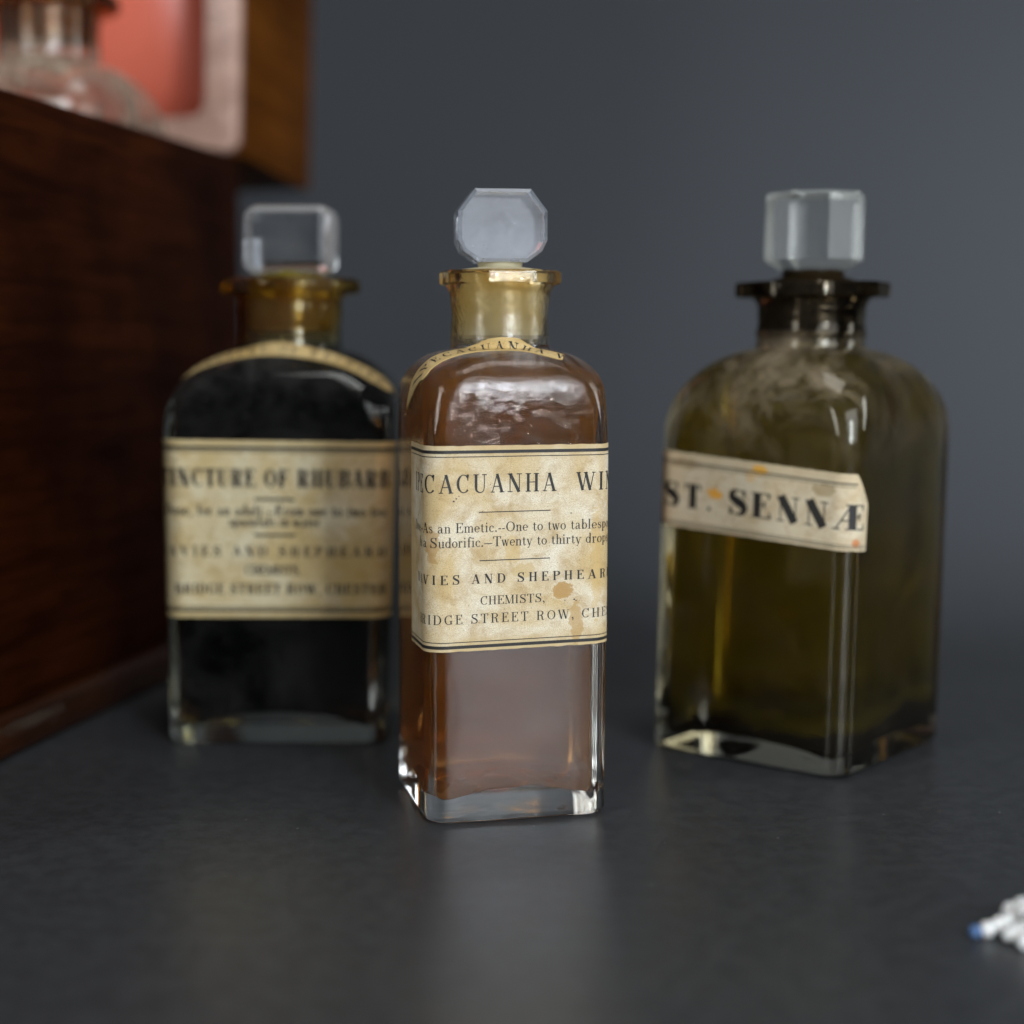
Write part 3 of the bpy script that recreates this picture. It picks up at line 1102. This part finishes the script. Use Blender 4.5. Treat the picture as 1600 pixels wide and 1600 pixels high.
S = []
S += text_strips('IPECACUANHA  WINE', fz(767.5), 3.15, .84, 3, fu(659.5), 10, fu(869), SR)
S += text_strips('Dose.--As an Emetic.--One to two tablespoonfuls.', fz(828.5), 1.70, 1.0, 7, fu(654), 38, fu(943), SR)
S += text_strips('As a Sudorific.—Twenty to thirty drops', fz(851), 1.70, 1.0, 3, fu(655), 35, fu(944), SR)
S += text_strips('DAVIES AND SHEPHEARD', fz(908), 1.60, 1.0, 2, fu(655), 17, fu(934), SB)
S += text_strips('CHEMISTS,', fz(941.5), 1.50, 1.0, 0, fu(749.5), 7, fu(847), SR)
S += text_strips('BRIDGE STREET ROW, CHESTER.', fz(970), 1.62, .98, 1, fu(649), 20, fu(941), SR)
S += [rule(fu(747), fu(860), fz(797.5), .16), rule(fu(748), fu(860), fz(872.5), .16)]
UL, UR = -29.0, 29.0
S += [rule(UL + .3, UR - .3, fz(704.5), .55), rule(UL + .4, UR - .3, fz(712), .15),
      rule(UL + .4, UR - .3, fz(998.5), .15), rule(UL + .3, UR - .3, fz(1006), .55)]
# stray flecks of ink
for x, y, rr in ((893, 803, .16), (884, 941, .12), (899, 940, .2), (902, 942, .14), (712, 776, .16), (708, 780, .2), (716, 772, .12), (765, 755, .09), (830, 950, .07), (700, 850, .08)):
    S.append(([(fu(x) - rr, fz(y)), (fu(x), fz(y) + rr * .2), (fu(x) + rr, fz(y))], [.02, rr * .8, .02]))


def warp_front(u, v):
    k = (66 - v) / 38
    return u, v + u * 0.017 * k


BRN, TANC = (0.40, 0.225, 0.06), (0.62, 0.45, 0.20)
paper_f = mat_paper('aged_paper', (0.87, 0.80, 0.63), (0.66, 0.49, 0.24), (0.46, 0.29, 0.11), 3.0,
                    stains_and_shade=[(fu(880), fz(925), 1.9, 1.5, (0.42, 0.23, 0.05), .85), (fu(903), fz(975), 1.1, 4.2, (0.45, 0.27, 0.08), .7),
                            (fu(800), fz(858), 1.4, 2.5, (0.58, 0.40, 0.15), .55), (fu(672), fz(850), 1.6, 3.0, (0.42, 0.24, 0.07), .65),
                            (fu(818), fz(890), 2.0, 1.3, (0.52, 0.35, 0.12), .5), (fu(935), fz(880), 1.1, 9.0, (0.56, 0.37, 0.13), .5)])
build_label(front, PB, paper_f, UL, UR, fz(1013), 65.2, S, warp_front, seed=1)
paper_s = mat_paper('yellowed_paper', (0.74, 0.57, 0.28), (0.66, 0.46, 0.18), (0.42, 0.24, 0.07), 9.0)
SS = Glyphs(0.17, 0.05, 0.10)
drape_label(front, fb, paper_s, [(-15.0, 60.0), (-13.6, 62.0), (-11.0, 63.8), (-7.0, 65.3), (-1.5, 66.0), (3.5, 66.0), (8.0, 64.7), (10.6, 64.0)], (4.3, 2.7),
            (0.16, 0.84, -0.50), lambda T: text_strips('IPECACUANHA WINE', -1.0, 1.85, .95, 0, .8, 15, T + 7, SS))
lean(front, 0.003)

# ================================================================== left bottle: dark tincture
PL = dict(hx=22.5, hy=17.6, r=4.2, zs=66.5, zn=83.6, arch=3.6, archr=0.8, rs=13.6, rise=2.6, neck=10.1, bore=9.0, zl=92.3, ztop=95.6, lip=13.9,
          wall=2.6, floor=2.8, dome=1.5, kick=3.6, fill=80.6, foot=1.5, seed=5, wob=0.8)
left = thing('glass_bottle', 'wide bottle of black liquid beside the wooden chest, label headed TINCTURE OF RHUBARB', 'bottle',
             (-0.0483, 0.3490, 0), math.radians(-1.0))
gl2 = mat_glass('old_bottle_glass', (0.97, 0.98, 0.93), 0.04, stain=(0.080, 0.086, (0.86, 0.66, 0.16)), dust_z=(0.066, 0.080, 0.085), dust_hi=0.0, settle=0.12)
lm2 = mat_liquid('black_tincture', (0.60, 0.42, 0.02), 900, (0.012, 0.010, 0.008), 0.05)
lb = build_bottle(PL, left, gl2, lm2)
clear_head = mat_glass('clear_cut_glass', (0.98, 0.99, 1.0), 0.07, (0.62, 0.60, 0.57), wave=0.06, facet_glint=((0, 1, 0), 0.30))
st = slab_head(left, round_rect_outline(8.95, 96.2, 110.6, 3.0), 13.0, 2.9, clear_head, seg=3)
plug_mesh(st, PL, mat_plug('yellow_ground_glass', (0.52, 0.42, 0.07), 0.5, 0.3), 97.0, 5.6)


def lz(y):
    return 62.7 - (y - 688) / 7.75


def lu(x):
    return (x - 434) / 8.0


S = []
S += text_strips('TINCTURE OF RHUBARB', lz(761), 3.7, .62, 1, lu(270), 18, lu(610), SH)
S += text_strips('Dose, for an adult.—From one to two tea', lz(806), 2.2, .80, 0, lu(258), 38, lu(606), SM)
S += text_strips('spoonfuls in water', lz(823), 2.1, .84, 0, lu(360), 17, lu(504), SM)
S += text_strips('DAVIES AND SHEPHEARD', lz(870), 2.05, .95, 1, lu(264), 19, lu(608), SM)
S += text_strips('CHEMISTS,', lz(899), 1.9, .84, 0, lu(386), 7, lu(470), SM)
S += text_strips('BRIDGE STREET ROW, CHESTER.', lz(930), 2.1, .80, 1, lu(288), 25, lu(610), SM)
S += [rule(lu(401), lu(463), lz(780), .5, .12), rule(lu(400), lu(465), lz(836.5), .5, .12)]
ULl, URl = -24.0, 24.6
S += [rule(ULl + .3, URl - .3, lz(700), .7), rule(ULl + .4, URl - .3, lz(706), .2),
      rule(ULl + .4, URl - .3, lz(951), .2), rule(ULl + .3, URl - .3, lz(956.5), .6)]
paper_l = mat_paper('browned_paper', (0.85, 0.77, 0.53), (0.68, 0.52, 0.24), (0.50, 0.34, 0.12), 15.0,
                    stains_and_shade=[(lu(570), lz(890), 4.5, 12, (0.55, 0.38, 0.11), .55), (lu(266), lz(830), 2.6, 22, (0.40, 0.30, 0.15), .55)])  # tall left entry paints the shade on the label's rounded corner
build_label(left, PL, paper_l, ULl, URl, 26.6, 62.7, S, lambda u, v: (u, v - u * 0.012 * (v - 25) / 37 - 0.0), seed=4)
drape_label(left, lb, paper_s, [(-21.2, 67.6), (-16.0, 70.3), (-9.0, 72.2), (0, 73.0), (9.0, 71.8), (16.0, 69.1), (21.9, 65.4)], 2.7,
            (0.06, 0.94, -0.33), lambda T: text_strips('TINCTURE OF RHUBARB', -.75, 1.6, .95, 0, 3.0, 18, T - 2.0, SS))
lean(left, 0.019, 0.055)

# ================================================================== right bottle: olive, square, turned on its corner
PR = dict(hx=22.0, hy=22.0, r=4.0, zs=66.0, zn=83.4, arch=5.0, archr=0.6, rs=11.5, rise=2.2, neck=10.7, bore=9.3, zl=91.2, ztop=94.3, lip=15.7,
          octo=True, lip_rot=math.radians(14), wall=2.8, floor=2.6, dome=1.5, kick=2.2, fill=79.0, foot=1.6, seed=8, wob=0.9)
right = thing('glass_bottle', 'dusty square bottle of olive liquid turned cornerwise, narrow tilted label reading ST. SENNÆ', 'bottle',
              (0.0588, 0.3334, 0), math.radians(-39.0))
gr = mat_glass('dusty_olive_glass', (0.96, 0.94, 0.86), 0.02, (0.42, 0.33, 0.22), stain=(0.0815, 0.0835, (0.30, 0.23, 0.13)),
               dust_z=(0.056, 0.068, 0.083), dust_hi=0.30, settle=0.22, dust_dir=(-0.2, -0.9, 0.25))
lm3 = mat_liquid('olive_extract', (0.79, 0.69, 0.01), 110, (0.190, 0.150, 0.002), 0.16, sediment=0.011, mscale=32)
rb = build_bottle(PR, right, gr, lm3)
bm = bmesh.new()
hr = 10.1
rot = math.radians(22)
ring8 = lambda z, r_: [(r_ * math.cos(rot + pi / 8 + pi / 4 * k), r_ * math.sin(rot + pi / 8 + pi / 4 * k), z) for k in range(8)]
loft(bm, [ring8(96.4, 6.2), ring8(98.2, 9.4), ring8(98.7, hr), ring8(111.3, hr), ring8(111.9, hr - .7)], cap_start=96.4, cap_end=111.9)
green_head = mat_glass('greenish_cut_glass', (0.99, 0.995, 0.985), 0.05, (0.90, 0.92, 0.86), wave=0.05, patchy=(0.25, 0.75), facet_glint=((0.375, -0.927, 0), 0.15))  # near-white facets are painted light, the dust itself is slight
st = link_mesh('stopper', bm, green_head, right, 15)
plug_mesh(st, PR, mat_plug('dark_ground_glass', (0.045, 0.030, 0.014), 0.35), 96.6, 6.2)
SN = Glyphs(0.33, 0.055, 0.09)
rl = lambda u: -0.066 * u          # the label runs downhill
S = []
zt0, zb0 = 59.6, 44.9
S += text_strips("SENNÆ", 48.95, 4.85, 1.08, 0, -4.6, 4, 24.9, SN)
S += text_strips("'ST.", 48.9, 4.75, .92, 1, -19.6, 3, -8.4, SN)
ULr, URr = -21.6, 25.9
S += [rule(ULr + .2, 22.6, 57.7, .30), rule(ULr + .3, 22.4, 57.1, .12), rule(ULr + .3, URr - .3, 46.0, .14), rule(ULr + .3, URr - .3, 45.55, .2)]
paper_r = mat_paper('cream_paper', (0.80, 0.71, 0.52), (0.72, 0.58, 0.36), (0.48, 0.31, 0.14), 21.0,
                    stains_and_shade=[(2.3, 58.3, 1.9, 1.0, (0.80, 0.40, 0.03), .9), (-7.6, 52.3, 2.0, 1.0, (0.78, 0.36, 0.03), .9), (16.0, 56.0, 2.6, 1.2, (0.36, 0.26, 0.12), .7),
                            (0.5, 57.0, 1.4, 1.5, (0.72, 0.42, 0.12), .5), (22.6, 46.6, .9, .8, (0.55, 0.16, 0.03), .8), (-14.5, 57.4, 3.0, 1.2, (0.40, 0.27, 0.12), .6)])


def cut_right(t):
    if t > .62:
        return ULr + .7 * t, URr + .25 - 3.6 * (t - .62) / .38
    return ULr + .7 * t, URr + .4 * t


build_label(right, PR, paper_r, ULr, URr, zb0, zt0, S, lambda u, v: (u, v - 0.058 * u - 0.0009 * u * (v - 45)), cut=cut_right, seed=6, nu=130)
lean(right, 0.017)

# ================================================================== the wooden chest with its lid standing open
CHA = math.radians(-12.4)
chest = thing('medicine_chest', 'dark mahogany box chest with its red lined lid standing open at the left', 'wooden chest', (-0.1013, 0.3235, 0), CHA)
wood = mat_wood('dark_mahogany', (0.0145, 0.0028, 0.0006), (0.047, 0.0105, 0.0017), grain=(18, 5, 42))
wood2 = mat_wood('lid_mahogany', (0.085, 0.025, 0.003), (0.17, 0.055, 0.007))
rimw = mat_wood('glare_rim_wood', (0.55, 0.33, 0.25), (0.70, 0.46, 0.36), 0.22, spec=0.3)  # pale pinkish tan puts the rim's glare into the wood colour
# local frame: +y runs along the side the camera sees (away from it), +x points right, the box lies at x < 0
Lc, Wc, Hc = 0.1295, 0.19, 0.132
Y0 = -0.11
bm = bmesh.new()
add_box(bm, -0.006, 0, Y0, Lc, 0.0095, Hc, .0008)
add_box(bm, -Wc, -Wc + .006, Y0, Lc, 0.0095, Hc, .0008)
add_box(bm, -Wc + .0063, -.0063, Y0, Y0 + .006, 0.0095, Hc - .0004, .0008)
add_box(bm, -Wc + .0063, -.0063, Lc - .006, Lc, 0.0095, Hc - .0004, .0008)
add_box(bm, -Wc + .0063, -.0063, Y0 + .0063, Lc - .0063, 0.0097, 0.018)
link_mesh('carcass', bm, wood, chest, 30)
bm = bmesh.new()
add_box(bm, -Wc - .003, 0.003, Y0 - .003, Lc + .003, 0, 0.0092, .0022, 3)
link_mesh('plinth', bm, mat_wood('polished_mahogany', (0.017, 0.0040, 0.0006), (0.040, 0.0108, 0.0013), 0.25, spec=0.4), chest, 30)
bm = bmesh.new()
add_box(bm, -Wc + .0066, -.0066, Y0 + .0066, Lc - .0066, 0.0665, 0.0735)
add_box(bm, -Wc + .0066, -.0066, .058, .060, 0.0738, 0.118)
link_mesh('inner_tray', bm, wood2, chest, 30)
# lid: a shallow box hinged at the far edge, leaning back a little
lid = bpy.data.objects.new('lid', None)
COL.objects.link(lid)
lid.parent = chest
lid.location = (0, Lc + .0006, Hc + .0006)
lid.rotation_euler = (math.radians(-5), 0, 0)
HL = 0.23
bm = bmesh.new()
add_box(bm, -.0072, 0, .002, .057, 0, HL, .0006)
add_box(bm, -Wc, -Wc + .0072, .002, .057, 0, HL, .0006)
add_box(bm, -Wc + .0075, -.0075, .0022, .057, 0, .0072, .0006)
add_box(bm, -Wc + .0075, -.0075, .0022, .057, HL - .0072, HL, .0006)
add_box(bm, -Wc + .0075, -.0075, .045, .0568, .0075, HL - .0075)
link_mesh('lid_case', bm, wood2, lid, 30)


def frame_mesh(x0, x1, z0, z1, w, y0, y1, r):
    """rounded rectangular frame in the lid's mouth"""
    bm = bmesh.new()
    def loop(x0, x1, z0, z1, r, y):
        out = []
        for cx, cz, a0 in ((x1 - r, z1 - r, 0), (x0 + r, z1 - r, 90), (x0 + r, z0 + r, 180), (x1 - r, z0 + r, 270)):
            for k in range(7):
                a = math.radians(a0 + 15 * k)
                out.append(bm.verts.new((cx + r * math.cos(a), y, cz + r * math.sin(a))))
        return out
    e = .0009
    A = loop(x0, x1, z0, z1, r, y1)
    B = loop(x0, x1, z0, z1, r, y0 + e)
    Cc = loop(x0 + e, x1 - e, z0 + e, z1 - e, r - e, y0)
    D = loop(x0 + w - e, x1 - w + e, z0 + w - e, z1 - w + e, r, y0)
    E_ = loop(x0 + w, x1 - w, z0 + w, z1 - w, r, y0 + e)
    F_ = loop(x0 + w, x1 - w, z0 + w, z1 - w, r, y1)
    rings = [A, B, Cc, D, E_, F_, A]
    n = len(A)
    for a, b in zip(rings, rings[1:]):
        for i in range(n):
            j = (i + 1) % n
            bm.faces.new((a[i], a[j], b[j], b[i]))
    bmesh.ops.recalc_face_normals(bm, faces=bm.faces)
    return bm


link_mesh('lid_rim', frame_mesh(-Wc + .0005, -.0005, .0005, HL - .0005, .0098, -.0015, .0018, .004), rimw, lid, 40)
bm = bmesh.new()
nx, nz = 26, 30
px0, px1, pz0, pz1 = -Wc + .0112, -.0112, .0112, HL - .0112
g = []
for j in range(nz + 1):
    row = []
    for i in range(nx + 1):
        s, t = i / nx, j / nz
        puff = (1 - abs(2 * s - 1) ** 3.0) * (1 - abs(2 * t - 1) ** 2.6)
        row.append(bm.verts.new((px0 + (px1 - px0) * s, .0445 - .040 * puff ** .55, pz0 + (pz1 - pz0) * t)))
    g.append(row)
for a, b in zip(g, g[1:]):
    for i in range(nx):
        bm.faces.new((a[i], a[i + 1], b[i + 1], b[i]))
link_mesh('lid_lining', bm, mat_leather(), lid, 80)

# ================================================================== clear bottle standing in the chest
PC = dict(hx=22.5, hy=22.5, r=4.5, zs=62.0, zn=81.0, rs=12.5, rise=3.4, neck=12.4, bore=11.0, zl=90.0, ztop=93.6, lip=17.5,
          wall=2.2, floor=3.0, dome=3.0, foot=1.6, seed=11, wob=0.9)
inchest = thing('glass_bottle', 'clear empty bottle with amber neck standing inside the open wooden chest', 'bottle',
                (-0.1150, 0.4180, 0.0738), CHA)
gc = mat_glass('clouded_clear_glass', (0.97, 0.97, 0.95), 0.10, (0.55, 0.43, 0.32), stain=(0.079, 0.084, (0.66, 0.40, 0.16)), dust_z=(0.05, 0.072, 0.080), dust_hi=0.36)
build_bottle(PC, inchest, gc)
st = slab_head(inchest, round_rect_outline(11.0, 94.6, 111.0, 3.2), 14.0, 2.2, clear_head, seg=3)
plug_mesh(st, PC, mat_plug('brown_ground_glass', (0.46, 0.21, 0.05), 0.45), 95.2, 6.5)

# ================================================================== white beads at the right edge
beads = thing('bead_tassel', 'cluster of small white beads with one blue bead at its tip', 'beads', (0.0690, 0.2218, 0))
wb, bb = mat_bead('white_bead', (0.90, 0.89, 0.85)), mat_bead('blue_bead', (0.08, 0.16, 0.33), 0.15)


def bead(x, y, z, l, r, ang, tilt, mat):
    bm = bmesh.new()
    bmesh.ops.create_uvsphere(bm, u_segments=20, v_segments=12, radius=1.0)
    M = Matrix.Translation((x * MM, y * MM, z * MM)) @ Matrix.Rotation(math.radians(ang), 4, 'Z') @ Matrix.Rotation(math.radians(tilt), 4, 'Y') @ Matrix.Diagonal((l * MM, r * MM, r * MM, 1))
    for v in bm.verts:
        v.co *= 1 + .22 * noise.noise(v.co * 1.6 + Vector((x * 3, y * 5, z)))
    bmesh.ops.transform(bm, matrix=M, verts=bm.verts)
    return link_mesh('bead', bm, mat, beads, 180)


bb_o = bead(-4.4, 0.0, .95, 1.0, .92, 20, 0, bb)
bb_o['label'] = 'blue bead at the tip'
rb_ = random.Random(4)
rows = [[(-2.7, .3), (-.9, 1.0), (.9, 1.8), (2.7, 2.4), (4.6, 2.9), (6.4, 3.4)], [(.1, -1.7), (1.8, -.8), (3.6, -.1), (5.5, .6)],
        [(1.3, -4.2), (2.9, -3.2), (4.7, -2.4), (6.4, -1.6)], [(1.4, 3.6), (3.4, 4.5), (5.4, 5.0)], [(3.9, -5.7), (5.8, -4.6)]]
for k, row in enumerate(rows):
    for q, (x, y) in enumerate(row):
        bead(x, y, 1.15 + .42 * q + (1.6 if k == 3 else 0), rb_.uniform(1.15, 1.4), rb_.uniform(1.05, 1.25), rb_.uniform(5, 50), rb_.uniform(-25, 5), wb)
for x, y in ((2.6, .8), (4.4, 1.4), (3.4, -1.8), (5.2, -.9), (4.0, 3.4), (6.0, 2.0)):
    bead(x, y, 3.2 + rb_.uniform(0, .5), rb_.uniform(1.15, 1.35), rb_.uniform(1.05, 1.25), rb_.uniform(0, 60), rb_.uniform(-25, 10), wb)
